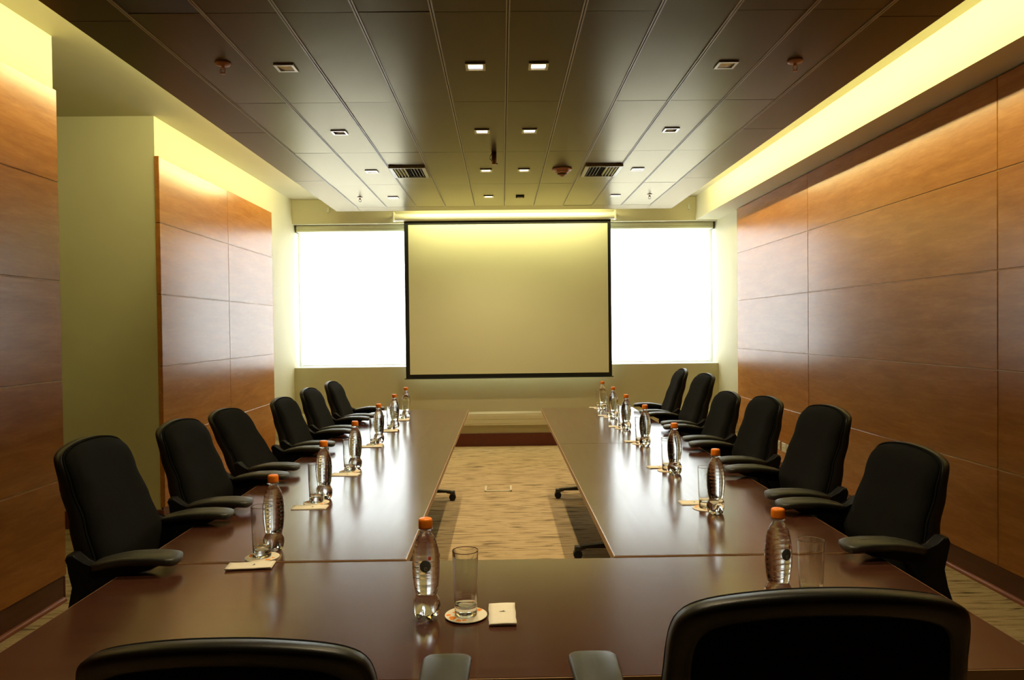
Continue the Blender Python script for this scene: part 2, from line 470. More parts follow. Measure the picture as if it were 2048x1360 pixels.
# cable trunking round the far end
tr = thing('cable_trunking', 'cream cable trunking running along the far wall below the screen, above the maroon skirting', 'trunking', (0, YB, 0.253))
def trunk_part(name, poly_ax, a0, a1, poly, mat=M_trunk):
    bm = bmesh.new(); bm_prism(bm, poly, poly_ax, a0, a1)
    return link(name, done(bm), mat, tr)
trunk_part('channel', 'x', -2.43, 2.545, [(0, 0), (-0.05, 0), (-0.05, 0.135), (-0.035, 0.156), (0, 0.156)])
trunk_part('cover_strip', 'x', -2.43, 2.545, [(-0.0502, 0.02), (-0.054, 0.022), (-0.054, 0.062), (-0.0502, 0.064)])
trunk_part('cover_strip', 'x', -2.43, 2.545, [(-0.0502, 0.07), (-0.054, 0.072), (-0.054, 0.118), (-0.0502, 0.12)])
trunk_part('return_channel', 'y', -0.79, -0.056, [(2.562, 0), (2.512, 0), (2.512, 0.135), (2.527, 0.156), (2.562, 0.156)])
trunk_part('return_channel', 'y', -0.79, -0.056, [(-2.447, 0), (-2.397, 0), (-2.397, 0.135), (-2.412, 0.156), (-2.447, 0.156)])

# window behind the blinds
win = bx('window_1', -2.449, 2.564, 9.0, 9.05, 0.948, 0.988, M_alu, kind=S)
wi = win.location
def wpart(name, x0, x1, z0, z1, mat=M_alu, y0=9.0, y1=9.05):
    return bx(name, x0 - wi.x, x1 - wi.x, y0 - wi.y, y1 - wi.y, z0 - wi.z, z1 - wi.z, mat, win, bev=0.003 if mat is M_alu else 0)
wpart('window_frame', -2.449, 2.564, 2.60, 2.642)
wpart('window_frame', -2.449, -2.40, 0.988, 2.60)
wpart('window_frame', 2.515, 2.564, 0.988, 2.60)
for mx_ in (-0.80, 0.86):
    wpart('mullion', mx_ - 0.025, mx_ + 0.025, 0.988, 2.60)
for a, b_ in ((-2.40, -0.825), (-0.775, 0.835), (0.885, 2.515)):
    wpart('window_pane', a, b_, 0.988, 2.60, M_pane, 9.022, 9.026)
bx('trim_3', -2.449, 2.564, YB + 0.001, 9.0, 0.948, 0.952, M_alu, kind=S)

# roller blinds
def blind(x0, x1, fx0, fx1, label):
    t = thing('roller_blind', label, 'blind', ((x0 + x1) / 2, 8.88, 0.97), group='roller blinds in the far window')
    c = t.location
    bm = bmesh.new()
    prof = [(8.835, 2.637), (8.83, 2.60), (8.835, 2.590), (8.828, 2.585), (8.832, 2.568), (8.845, 2.562), (8.925, 2.562), (8.925, 2.637)]
    bm_prism(bm, [(p[0] - c.y, p[1] - c.z) for p in prof], 'x', x0 - c.x, x1 - c.x)
    link('cassette', done(bm), M_cassette, t)
    for xx in (x0, x1):
        bx('end_cap', xx - .006 - c.x, xx + .006 - c.x, 8.826 - c.y, 8.93 - c.y, 2.555 - c.z, 2.639 - c.z, M_slot, t, bev=.002)
    bm = bmesh.new()
    n = 24; top, bot = [], []
    for i in range(n + 1):
        x = fx0 + (fx1 - fx0) * i / n
        yy = 8.90 + 0.002 * math.sin(i * 0.9)
        top.append(bm.verts.new((x - c.x, yy - c.y, 2.57 - c.z))); bot.append(bm.verts.new((x - c.x, yy - c.y, 0.975 - c.z)))
    for i in range(n): bm.faces.new((top[i], top[i + 1], bot[i + 1], bot[i]))
    link('blind_fabric', done(bm), M_blind, t, smooth=True)
    bx('hem_bar', fx0 - c.x, fx1 - c.x, 8.895 - c.y, 8.905 - c.y, 0.966 - c.z, 0.975 - c.z, M_cassette, t, bev=.002)
    return t
blind(-2.432, 0.045, -2.392, 0.02, 'pale roller blind glowing in the window left of the screen')
blind(0.06, 2.545, 0.085, 2.497, 'pale roller blind glowing in the window right of the screen')

# projection screen
sc = thing('projection_screen', 'pull-down white projection screen with a black border on the far wall', 'screen', (0.05, 8.60, 2.685))
c = sc.location
bm = bmesh.new()
pf = [(0.046 * math.cos(a * PI / 8), 0.043 * math.sin(a * PI / 8)) for a in range(16)]
bm_prism(bm, pf, 'x', -1.225 - c.x, 1.325 - c.x)
link('screen_case', done(bm), M_case, sc, smooth=False)
for xx in (-1.235, 1.33):
    bx('end_cap', xx - .012 - c.x, xx + .012 - c.x, -0.052, 0.05, -0.045, 0.062, M_case, sc, bev=.008, seg=2)
    bx('wall_bracket', xx - .02 - c.x, xx + .02 - c.x, 0.05, 0.139, 0.02, 0.05, M_case, sc, bev=.003)
bx('screen_fabric', -1.072 - c.x, 1.240 - c.x, -0.0015, 0.0015, 0.866 - c.z, 2.600 - c.z, M_screen, sc)
for a in ((-1.119, -1.072, 0.822, 2.645), (1.240, 1.277, 0.822, 2.645), (-1.072, 1.240, 0.822, 0.866), (-1.072, 1.240, 2.600, 2.645)):
    bx('black_border', a[0] - c.x, a[1] - c.x, -0.0016, 0.0016, a[2] - c.z, a[3] - c.z, M_black, sc)
bx('bottom_bar', -1.137 - c.x, 1.295 - c.x, -0.012, 0.012, 0.812 - c.z, 0.8218 - c.z, M_black, sc, bev=.003)

# ------------------------------------------------------------------ dropped ceiling tray
TZ = 2.72
XL, XR, YE = -1.835, 1.927, 8.33
tray = bx('ceiling', XL + .004, XR - .004, Y0, YE - .004, TZ + 0.060, TZ + 0.092, M_gap, kind=S)
ti = tray.location
def tp(name, x0, x1, y0, y1, z0, z1, mat, bev=0.001):
    return bx(name, x0 - ti.x, x1 - ti.x, y0 - ti.y, y1 - ti.y, z0 - ti.z, z1 - ti.z, mat, tray, bev=bev)
CX, CW, R4, RL = 0.041, 0.3185, 8.055, 1.232
xa, xb = CX - 5 * CW, CX + 5 * CW
# border: lengths joined end to end
ysb = [YE, 6.824 - .2, 5.0, 3.2, 1.4, -0.6, Y0]
for y1_, y0_ in zip(ysb[:-1], ysb[1:]):
    tp('border_strip', XL, xa - 0.008, y0_ + .001, y1_ - .001, TZ, TZ + 0.095, M_tray, 0.002)
    tp('border_strip', xb + 0.008, XR, y0_ + .001, y1_ - .001, TZ, TZ + 0.095, M_tray, 0.002)
tp('border_strip', xa - 0.007, xb + 0.007, R4 + 0.004, YE, TZ, TZ + 0.095, M_tray, 0.002)
tiles_mesh = {}
def tile_mesh(perf):
    if perf not in tiles_mesh:
        # slightly pillowed pressed-metal tile
        bm = bmesh.new(); w, l, h = CW / 2 - 0.0095, RL / 2 - 0.002, 0.014
        hole = perf == 'hole'
        if hole:
            xs = [-w, -.037, .037, w]; ys = [-l, -l * .5, .026 - .037, .026 + .037, l * .5, l]; hx, hy = 1, 2
        else:
            xs = [-w + 2 * w * i / 4 for i in range(5)]; ys = [-l + 2 * l * j / 8 for j in range(9)]; hx = hy = -1
        grid = [[bm.verts.new((x, y, 0.0 if hole else -0.0011 * (1 - (x / w) ** 2) * (1 - (y / l) ** 4))) for x in xs] for y in ys]
        nx, ny = len(xs) - 1, len(ys) - 1
        for j in range(ny):
            for i in range(nx):
                if (i, j) == (hx, hy): continue
                bm.faces.new((grid[j][i], grid[j + 1][i], grid[j + 1][i + 1], grid[j][i + 1]))
        rim = [grid[0][i] for i in range(nx + 1)] + [grid[j][nx] for j in range(1, ny + 1)] + [grid[ny][i] for i in range(nx - 1, -1, -1)] + [grid[j][0] for j in range(ny - 1, 0, -1)]
        up = [bm.verts.new((v.co.x, v.co.y, h)) for v in rim]
        rim2 = [bm.verts.new(v.co) for v in rim]
        for k in range(len(rim)):
            bm.faces.new((rim2[k], rim2[(k + 1) % len(rim)], up[(k + 1) % len(rim)], up[k]))
        if not hole: bm.faces.new(up)
        me = bpy.data.meshes.new('tile'); bm.to_mesh(me); bm.free(); me.materials.append(M_perf if perf is True else M_tile)
        for p in me.polygons:
            if abs(p.normal.z) > 0.9: p.use_smooth = True
        tiles_mesh[perf] = me
    return tiles_mesh[perf]
for r in range(9):
    y1_ = R4 - r * RL
    if y1_ < Y0 + 0.2: break
    for k in range(-5, 5):
        perf = (r == 4 and k == -5)
        if k in (-4, -1, 0, 3) and r < 6 and not (r == 0 and k == 0): perf = 'hole'
        o = link('ceiling_tile', tile_mesh(perf), None, tray,
                 (CX + (k + .5) * CW - ti.x, y1_ - RL / 2 - ti.y, TZ - ti.z + random.uniform(-0.0005, 0.0015)))
        if perf == 'hole': o.location.z = TZ - ti.z
        else: o.rotation_euler = (random.uniform(-0.0012, 0.0012), random.uniform(-0.003, 0.003), 0)
for k in range(-5, 6):
    x = CX + k * CW
    for s in (-1, 1):
        tp('ceiling_runner', x + s * 0.0055 - 0.0034, x + s * 0.0055 + 0.0034, Y0, R4, TZ - 0.003, TZ + 0.012, M_runner, 0.0)

# ------------------------------------------------------------------ tables
ZT = 0.72
def caster_bm(bm, x, y, d):
    # forked caster with a wheel; d = direction of the foot (+-1)
    bm_prism(bm, [(x - d * .035, .075), (x + d * .03, .078), (x + d * .034, .045), (x + d * .026, .028), (x + d * .008, .030), (x - d * .002, .058), (x - d * .035, .062)], 'y', y - .022, y + .022, 0.003, 1)
def wheel_bm(bm, x, y, r=.028, w=.018, s=1):
    for s in (s,):
        n = 16; A = []; B = []
        for k in range(n):
            a = 2 * PI * k / n
            A.append(bm.verts.new((x + r * math.cos(a), y + s * .005, r + r * math.sin(a))))
            B.append(bm.verts.new((x + r * .93 * math.cos(a), y + s * (.005 + w), r + r * .93 * math.sin(a))))
        for k in range(n): bm.faces.new((A[k], A[(k + 1) % n], B[(k + 1) % n], B[k]))
        bm.faces.new(A); bm.faces.new(B)

def make_table(label, x0, x1, y0, y1, zt, long_y):
    t = thing('conference_table', label, 'table', ((x0 + x1) / 2, (y0 + y1) / 2, 0), group=None)
    cx, cy = t.location.x, t.location.y
    x0 -= cx; x1 -= cx; y0 -= cy; y1 -= cy
    e = 0.0022
    bx('tabletop', x0 + e, x1 - e, y0 + e, y1 - e, zt - .026, zt, M_table_y if long_y else M_table, t, bev=.001)
    bm = bmesh.new()
    bm_box(bm, x0, x1, y0, y0 + e, zt - .026, zt - .0012); bm_box(bm, x0, x1, y1 - e, y1, zt - .026, zt - .0012)
    bm_box(bm, x0, x0 + e, y0 + e, y1 - e, zt - .026, zt - .0012); bm_box(bm, x1 - e, x1, y0 + e, y1 - e, zt - .026, zt - .0012)
    link('edge_band', done(bm), M_band, t)
    ends = (y0 + .17, y1 - .17) if long_y else (x0 + .25, x1 - .25)
    for q in ends:
        bm = bmesh.new()
        if long_y:
            bm_box(bm, -.03, .03, q - .018, q + .018, .085, zt - .05, .004)
            bm_prism(bm, [(-.25, .066), (.25, .066), (.25, .080), (.04, .100), (-.04, .100), (-.25, .080)], 'y', q - .020, q + .020, .003, 1)
            caster_bm(bm, .25, q, 1); caster_bm(bm, -.25, q, -1)
            bm_box(bm, -.24, .24, q - .02, q + .02, zt - .052, zt - .0265, .003)
        else:
            bm_box(bm, q - .018, q + .018, -.03, .03, .085, zt - .05, .004)
            bm_box(bm, q - .02, q + .02, -.24, .24, zt - .052, zt - .0265, .003)
            bm_box(bm, q - .02, q + .02, -.25, .25, .045, .085, .003)
        lg = link('leg', done(bm), M_steel, t)
        for s in (-1, 1):
            for f in (-1, 1):
                bm = bmesh.new()
                if long_y: wheel_bm(bm, s * .262, q, s=f)
                else: wheel_bm(bm, q, s * .24, .024, .012, f)
                link('caster_wheel', done(bm), M_rubber, lg)
    bm = bmesh.new()
    if long_y: bm_box(bm, -.02, .02, ends[0] + .02, ends[1] - .02, zt - .075, zt - .035, .003)
    else: bm_box(bm, ends[0] + .02, ends[1] - .02, -.02, .02, zt - .075, zt - .035, .003)
    link('cross_rail', done(bm), M_steel, t)
    return t
make_table('dark mahogany conference table across the foreground, joining both side rows', -1.071, 1.085, 1.413, 2.147, 0.7175, False)
make_table('nearer dark mahogany conference table of the left row', -1.071, -0.286, 2.151, 4.255, 0.7205, True)
make_table('farther dark mahogany conference table of the left row, towards the window', -1.071, -0.286, 4.259, 6.16, 0.7190, True)
make_table('nearer dark mahogany conference table of the right row', 0.320, 1.085, 2.151, 4.255, 0.7205, True)
make_table('farther dark mahogany conference table of the right row, towards the window', 0.320, 1.085, 4.2565, 6.18, 0.7202, True)
ZT = 0.7206

# ------------------------------------------------------------------ chairs
def lerp_prof(tab, z):
    if z <= tab[0][0]: return tab[0][1]
    for (a, va), (b_, vb) in zip(tab[:-1], tab[1:]):
        if z <= b_:
            t = (z - a) / (b_ - a); t = t * t * (3 - 2 * t) * 0.5 + t * 0.5
            return va + (vb - va) * t
    return tab[-1][1]
BACKP = [(0.46, -0.055), (0.56, -0.030), (0.66, -0.008), (0.74, 0.0), (0.85, -0.036), (0.95, -0.076), (1.08, -0.122)]
HALF = [(0.0, 1.060), (0.06, 1.058), (0.12, 1.051), (0.160, 1.041), (0.183, 1.025), (0.193, 0.995), (0.196, 0.945), (0.200, 0.88), (0.209, 0.82),
        (0.216, 0.76), (0.216, 0.70), (0.208, 0.63), (0.195, 0.56), (0.16, 0.515), (0.09, 0.495), (0.0, 0.49)]
OUT = catmull(HALF + [(-x, z) for x, z in HALF[-2:0:-1]], 3)
def back_shell(bm, rings, recline=0.0, close_center=True, drop=0.0):
    cz = 0.78
    prev = None
    def place(x, z, dy):
        if dy < 0: dy *= 1 - 0.48 * min(1, max(0, (z - .72) / .3))
        y = -0.208 + lerp_prof(BACKP, z) + dy + 0.20 * x * x
        # recline about the lumbar hinge
        if recline:
            dz = z - 0.60; y -= dz * math.sin(recline); z -= dz * (1 - math.cos(recline))
        return (x, y, z - drop * min(1, max(0, (z - .5) / .3)))
    for ins, dy in rings:
        sx, sz = 1 - ins / 0.22, 1 - ins / 0.285
        ring = [bm.verts.new(place(x * sx, cz + (z - cz) * sz, dy)) for x, z in OUT]
        if prev:
            n = len(ring)
            for i in range(n): bm.faces.new((prev[i], prev[(i + 1) % n], ring[(i + 1) % n], ring[i]))
        prev = ring
    if close_center:
        # finish with a grid-like fan of shrinking rings
        for f in (0.8, 0.6, 0.4, 0.2):
            ins0, dy0 = rings[-1]
            sx0, sz0 = 1 - ins0 / 0.22, 1 - ins0 / 0.285
            ring = [bm.verts.new(place(x * sx0 * f, cz + (z - cz) * sz0 * f, dy0)) for x, z in OUT]
            n = len(ring)
            for i in range(n): bm.faces.new((prev[i], prev[(i + 1) % n], ring[(i + 1) % n], ring[i]))
            prev = ring
        cv = bm.verts.new(place(0, cz, rings[-1][1]))
        n = len(prev)
        for i in range(n): bm.faces.new((prev[i], prev[(i + 1) % n], cv))
    return place

CHAIR_CACHE = {}
def chair_meshes(recline, drop=0.0):
    key = (round(recline, 3), drop)
    if key in CHAIR_CACHE: return CHAIR_CACHE[key]
    m = {}
    bm = bmesh.new(); back_shell(bm, [(0.004, -0.014), (0.0, -0.006), (0.002, 0.004), (0.010, 0.014), (0.028, 0.022), (0.06, 0.026)], recline, True, drop)
    m['back_cushion'] = (done(bm), M_fabric)
    bm = bmesh.new(); back_shell(bm, [(0.010, -0.010), (-0.002, -0.010), (-0.006, -0.016), (-0.006, -0.050), (-0.002, -0.062), (0.008, -0.068), (0.022, -0.070), (0.026, -0.064), (0.028, -0.050)], recline, False, drop)
    m['back_rim'] = (done(bm), M_leather)
    bm = bmesh.new(); place = back_shell(bm, [(0.020, -0.050), (0.026, -0.062), (0.045, -0.064)], recline, True, drop)
    m['back_panel'] = (done(bm), M_fabric)
    bm = bmesh.new()
    pts = []
    for x, z in OUT: pts.append(place(x * 1.012, 0.78 + (z - 0.78) * 1.010, -0.010))
    bm_tube(bm, pts, 0.0036, 6, True)
    m['piping'] = (done(bm), M_fabric)
    # seat
    bm = bmesh.new()
    so = catmull([(0.0, .245), (.14, .240), (.225, .205), (.25, .12), (.25, 0), (.245, -.12), (.215, -.20), (.12, -.225), (0, -.228),
                  (-.12, -.225), (-.215, -.20), (-.245, -.12), (-.25, 0), (-.25, .12), (-.225, .205), (-.14, .240)], 3)
    prev = None
    for s, z in ((0.55, .415), (0.93, .415), (0.985, .43), (1.0, .455), (0.985, .478), (0.93, .490), (0.8, .494), (0.5, .490), (.2, .488)):
        ring = [bm.verts.new((x * s, y * s, z)) for x, y in so]
        if prev:
            n = len(ring)
            for i in range(n): bm.faces.new((prev[i], prev[(i + 1) % n], ring[(i + 1) % n], ring[i]))
        else: bm.faces.new(ring)
        prev = ring
    bm.faces.new(prev)
    m['seat'] = (done(bm), M_fabric)
    # spine joining seat and back
    bm = bmesh.new()
    bm_prism(bm, [(-.02, .385), (-.20, .375), (-.29, .42), (-.315, .50), (-.300, .60), (-.285, .70), (-.262, .70), (-.262, .60), (-.262, .52), (-.235, .46), (-.18, .414), (-.02, .414)], 'x', -.055, .055, .006, 2)
    m['back_support'] = (done(bm), M_plastic)
    bm = bmesh.new(); bm_box(bm, -.09, .09, -.12, .10, .375, .414, .008, 2); m['tilt_mechanism'] = (done(bm), M_plastic)
    bm = bmesh.new(); bm_lathe(bm, [(0, .06), (.03, .06), (.03, .22), (.018, .22), (.018, .376), (0, .376)], 16); m['gas_column'] = (done(bm), M_plastic)
    bm = bmesh.new()
    for k in range(5):
        a = 2 * PI * k / 5 + PI / 2
        ca, sa = math.cos(a), math.sin(a)
        bm_tube(bm, [(.02 * ca, .02 * sa, .095), (.16 * ca, .16 * sa, .088), (.29 * ca, .29 * sa, .068)], [.024, .02, .014], 8)
    m['star_base'] = (done(bm), M_plastic)
    bm = bmesh.new()
    for s in (-1, 1):
        bm_lathe(bm, [(0, s * .004), (.024, s * .004), (.026, s * .01), (.025, s * .022), (0, s * .023)], 14)
    bmesh.ops.rotate(bm, verts=bm.verts, matrix=Matrix.Rotation(PI / 2, 3, 'Y'))
    bmesh.ops.translate(bm, verts=bm.verts, vec=(0, 0, .026))
    bm_tube(bm, [(0, 0, .03), (0, 0, .062)], .008, 8)
    m['caster'] = (done(bm), M_plastic)
    for side in (-1, 1):
        bm = bmesh.new()
        pl = [(-.02, .750), (-.10, .752), (-.185, .738), (-.215, .752), (-.240, .780), (-.256, .780), (-.262, .766), (-.246, .735), (-.236, .69), (-.252, .64), (-.275, .58), (-.280, .52),
              (-.262, .45), (-.20, .415), (-.08, .412), (-.02, .425), (-.06, .452), (-.14, .50), (-.175, .58), (-.172, .66), (-.145, .715), (-.04, .728), (-.01, .742)]
        bm_prism(bm, pl, 'x', side * .25 - .024, side * .25 + .024, .006, 2)
        bm_box(bm, min(side * .08, side * .25), max(side * .08, side * .25), -.10, -.03, .395, .414, .004)
        m['armrest%d' % side] = (done(bm), M_plastic)
        bm = bmesh.new()
        # padded top, droops a little at the rear, chamfered tip in front
        po = [(-.034, -.185), (-.043, -.10), (-.046, .0), (-.045, .018), (-.035, .035), (0, .040), (.035, .035), (.045, .018), (.046, .0), (.043, -.10), (.034, -.185), (0, -.192)]
        po = catmull(po, 3)
        prev = None
        for s, z in ((0.80, -.020), (0.90, -.019), (0.99, -.010), (1.0, -.004), (0.975, .000), (0.90, .0025), (0.5, .004), (.1, .004)):
            ring = []
            for x, y in po:
                xx, yy = x * s, -.07 + (y + .07) * (1 - (1 - s) * .4)
                dz = -0.55 * max(0, -(yy + .09)) ** 1.5 * 1.0 - 0.25 * max(0, yy + .03) ** 1.3
                ring.append(bm.verts.new((side * .25 + xx, yy, .770 + z + dz - .001)))
            if prev:
                n = len(ring)
                for i in range(n): bm.faces.new((prev[i], prev[(i + 1) % n], ring[(i + 1) % n], ring[i]))
            else: bm.faces.new(ring)
            prev = ring
        bm.faces.new(prev)
        m['arm_pad%d' % side] = (done(bm), M_pad)
    for k, (me, mt) in m.items():
        if len(me.materials) == 0: me.materials.append(mt)
        flat = k in ('armrest-1', 'armrest1', 'back_support', 'tilt_mechanism')
        for p in me.polygons: p.use_smooth = not flat
    CHAIR_CACHE[key] = m
    return m

def make_chair(label, x, y, rz, group, recline=0.0, drop=0.0, spread=0.0, ady=0.0):
    m = chair_meshes(recline, drop)
    t = thing('office_chair', label, 'chair', (x, y, 0), rz, group)
    link('seat', m['seat'][0], None, t)
    b_ = link('backrest', m['back_cushion'][0], None, t)
    link('back_rim', m['back_rim'][0], None, b_, label='smooth black vinyl rim')
    link('back_panel', m['back_panel'][0], None, b_)
    link('piping', m['piping'][0], None, b_)
    link('back_support', m['back_support'][0], None, t)
    link('tilt_mechanism', m['tilt_mechanism'][0], None, t)
    link('gas_column', m['gas_column'][0], None, t)
    bs = link('star_base', m['star_base'][0], None, t)
    for k in range(5):
        a = 2 * PI * k / 5 + PI / 2
        w = link('caster', m['caster'][0], None, bs, (.285 * math.cos(a), .285 * math.sin(a), 0)); w.rotation_euler = (0, 0, a + 0.6)
    for s in (-1, 1):
        a_ = link('armrest', m['armrest%d' % s][0], None, t, (s * spread, ady, 0))
        link('arm_pad', m['arm_pad%d' % s][0], None, a_, label='dark grey-green arm pad')
    return t
D = math.radians
ORD = ['nearest', 'second', 'third', 'fourth', 'fifth', 'farthest']
for i, (y, x, yaw, rc, dr) in enumerate([(2.33, -.968, 4, -.02, 0), (3.00, -.980, 1, 0, .028), (3.71, -.985, -2, .18, .055), (4.395, -.982, 0, 0, .068), (5.06, -.995, 0, 0, .066), (5.725, -.992, 0, 0, .068)]):
    lab = '%s black high-back office chair%s along the left side of the tables' % (ORD[i], '' if i in (0, 5) else ' from the camera')
    make_chair(lab, x, y, -PI / 2 + D(yaw), 'black office chairs along the left row', rc, dr)
for i, (y, x, yaw, rc, dr) in enumerate([(2.35, 1.008, 0, -.06, .062), (3.0, 1.022, 0, -.05, .005), (3.71, 1.040, 0, -.07, .032), (4.40, 1.052, 0, -.06, .066), (5.08, 1.075, 0, .0, 0), (5.75, 1.08, -5, -.02, .003)]):
    lab = '%s black high-back office chair%s along the right side of the tables' % (ORD[i], '' if i in (0, 5) else ' from the camera')
    make_chair(lab, x, y, PI / 2 + D(yaw), 'black office chairs along the right row', rc, dr)
make_chair('black office chair in the left foreground seen from behind, right arm in view', -.377, 1.322, 0, 'black office chairs in the foreground', .03, .080, .016, .063)
make_chair('black office chair in the right foreground seen from behind, left arm in view', .417, 1.285, 0, 'black office chairs in the foreground', .0, .018, .002, .102)

# ------------------------------------------------------------------ bottles, glasses, coasters, napkins
BP = [(0.0, 0.006), (0.012, 0.004), (0.022, 0.0), (0.028, 0.006), (0.0315, 0.016), (0.0325, 0.028), (0.0305, 0.040), (0.0262, 0.048), (0.0240, 0.053), (0.0245, 0.057),
      (0.0272, 0.066), (0.0290, 0.080), (0.0310, 0.098), (0.0318, 0.115), (0.0318, 0.130), (0.0305, 0.147), (0.0275, 0.165), (0.0232, 0.180), (0.0185, 0.190), (0.0140, 0.197),
      (0.0128, 0.201), (0.0128, 0.204)]
BPs = catmull([(r, z) for r, z in BP], 3, closed=False)
def brad(z):
    for (r0, z0), (r1, z1) in zip(BPs[6:-1], BPs[7:]):
        if z0 <= z <= z1 and z1 > z0: return r0 + (r1 - r0) * (z - z0) / (z1 - z0)
    return 0.03
def bmod(r, z, a):
    # five petal feet, and fine horizontal ribs on the body
    if z < 0.046:
        k = max(0, 1 - z / 0.046)
        c5 = 0.5 + 0.5 * math.cos(5 * a)
        r2 = r * (1 - 0.20 * k * (1 - c5) * (r / 0.03))
        return r2, z + 0.012 * k * (1 - c5) * min(1, r / 0.02)
    if 0.06 < z < 0.185:
        r = r - 0.00035 * (0.5 + 0.5 * math.cos(z * 2 * PI / 0.0122)) ** 6
    return r, z
zs_f = []
prof_b = []
for (r0, z0), (r1, z1) in zip(BPs[:-1], BPs[1:]):
    n = 1 if z0 < 0.057 or z0 > 0.186 else max(1, int((z1 - z0) / 0.0016))
    for k in range(n): prof_b.append((r0 + (r1 - r0) * k / n, z0 + (z1 - z0) * k / n))
prof_b.append(BPs[-1]); prof_b.append((0, 0.204))
me_bottle = lathe_mesh([(max(0, r), max(0, z)) for r, z in prof_b], 50, bmod); me_bottle.materials.append(M_water)
bm = bmesh.new()
bm_lathe(bm, [(0.0125, .2045), (.0168, .2045), (.0170, .207), (.0160, .208), (0.0125, .208)], 32)
me_collar = done(bm); me_collar.materials.append(M_water)
def capmod(r, z, a):
    if 0.211 < z < 0.226 and r > 0.014: r += 0.00035 * (1 if int(a / (2 * PI) * 72 + .5) % 2 else -1)
    return r, z
me_cap = lathe_mesh([(0, .2085), (.0156, .2085), (.0158, .2115), (.0158, .2255), (.0150, .2295), (.0130, .231), (0, .2313)], 72, capmod); me_cap.materials.append(M_cap)

def wrap(verts2d, zc, ang0, off=0.0004):
    """(u, v) in metres on the bottle skin -> 3D; u runs right as seen from -y"""
    out = []
    for u, v in verts2d:
        z = zc + v; r = brad(z) + off; a = -PI / 2 + ang0 + u / r
        out.append((r * math.cos(a), r * math.sin(a), z))
    return out
def text_mesh(body, size, zc, ang0, mat, u0=0.0):
    cu = bpy.data.curves.new('print', 'FONT'); cu.body = body; cu.size = size; cu.align_x = 'CENTER'; cu.resolution_u = 2
    to = bpy.data.objects.new('print', cu); COL.objects.link(to)
    bpy.context.view_layer.update()
    me = bpy.data.meshes.new_from_object(to.evaluated_get(bpy.context.evaluated_depsgraph_get()))
    COL.objects.unlink(to); bpy.data.objects.remove(to); bpy.data.curves.remove(cu)
    co = wrap([(v.co.x + u0, v.co.y) for v in me.vertices], zc, ang0)
    for v, p in zip(me.vertices, co): v.co = p
    me.materials.append(mat)
    return me
def disc_patch(bm, uc, vc, ru, rv, zc, ang0, n=20, off=0.0004, hole=None):
    c0 = wrap([(uc, vc)], zc, ang0, off)[0]
    rings = []
    fr = [1.0, .66, .33]
    for f in fr:
        rings.append([bm.verts.new(p) for p in wrap([(uc + ru * f * math.cos(2 * PI * k / n), vc + rv * f * math.sin(2 * PI * k / n)) for k in range(n)], zc, ang0, off)])
    for A, B in zip(rings[:-1], rings[1:]):
        for k in range(n): bm.faces.new((A[k], A[(k + 1) % n], B[(k + 1) % n], B[k]))
    cv = bm.verts.new(c0)
    for k in range(n): bm.faces.new((rings[-1][k], rings[-1][(k + 1) % n], cv))
bm = bmesh.new(); disc_patch(bm, 0, 0, .0132, .0140, .128, 0); me_emblem = done(bm); me_emblem.materials.append(M_grey)
bm = bmesh.new(); disc_patch(bm, .010, 0.0175, .0042, .0050, .128, 0, 6); me_flame = done(bm); me_flame.materials.append(M_red)
M_swirl = simple('pale_print', (0.45, 0.42, 0.34), 0.5)
me_swirl = text_mesh('e', .021, .1175, 0, M_swirl, .001)
for v in me_swirl.vertices: v.co.x *= 1.012; v.co.y *= 1.012
me_word1 = text_mesh('entre', .0085, .104, 0, M_grey, -.0035)
me_word2 = text_mesh('vo', .0085, .104, 0, M_red, .0095)
me_agua = text_mesh('agua', .0105, .0795, 0, M_grey, .001)
me_line = None
def make_bottle(label, x, y, rz, z=ZT):
    t = thing('water_bottle', label, 'bottle', (x, y, z), rz, 'orange-capped water bottles on the tables')
    b_ = link('bottle_body', me_bottle, None, t)
    link('cap', me_cap, None, t, label='orange screw cap')
    link('neck_collar', me_collar, None, t)
    link('emblem', me_emblem, None, t, label='round dark grey emblem with a small red mark')
    e = t.children[-1]
    link('emblem_letter', me_swirl, None, e); link('emblem_mark', me_flame, None, e, label='small red mark')
    link('lettering', me_word1, None, t); link('lettering', me_word2, None, t, label='orange-red letters'); link('lettering', me_agua, None, t)
    return t

def tumbler():
    prof = [(0, 0.0), (.021, 0.0), (.0240, .0004), (.0256, .002), (.0261, .004), (.0262, .007), (.0264, .02), (.0268, .036), (.0280, .052), (.0286, .075), (.0296, .12), (.03055, .1485), (.0306, .1500),
            (.0302, .1508), (.0297, .1500), (.0296, .1485), (.0286, .12), (.0276, .075), (.0269, .052), (.0252, .036), (.0247, .030), (.0238, .0255), (.0215, .0228), (.018, .0215), (.012, .0208), (0, .0205)]
    me = lathe_mesh(prof, 40); me.materials.append(M_glass)
    return me
me_glass = tumbler()
def coaster_mesh():
    return lathe_mesh([(0, 0), (.0485, 0), (.0495, .0006), (.0495, .0016), (.0485, .0022), (0, .0022)], 40)
me_coaster = coaster_mesh(); me_coaster.materials.append(M_cork)
for p in me_coaster.polygons: p.use_smooth = False
bm = bmesh.new()
rnd = random.Random(3)
for (px, py, r) in ((-.030, -.022, .013), (-.041, -.004, .007), (-.016, -.036, .008), (-.002, -.036, .006), (-.028, .012, .006), (.03, .026, .008), (.012, .036, .006)):
    n = 10; vs = []
    for k in range(n):
        rr = r * rnd.uniform(.55, 1.05); a = 2 * PI * k / n
        qx, qy = px + rr * math.cos(a), py + rr * math.sin(a)
        q = math.hypot(qx, qy)
        if q > .0475: qx, qy = qx * .0475 / q, qy * .0475 / q
        vs.append(bm.verts.new((qx, qy, .0024)))
    bm.faces.new(vs)
me_blot = done(bm); me_blot.materials.append(M_orange)
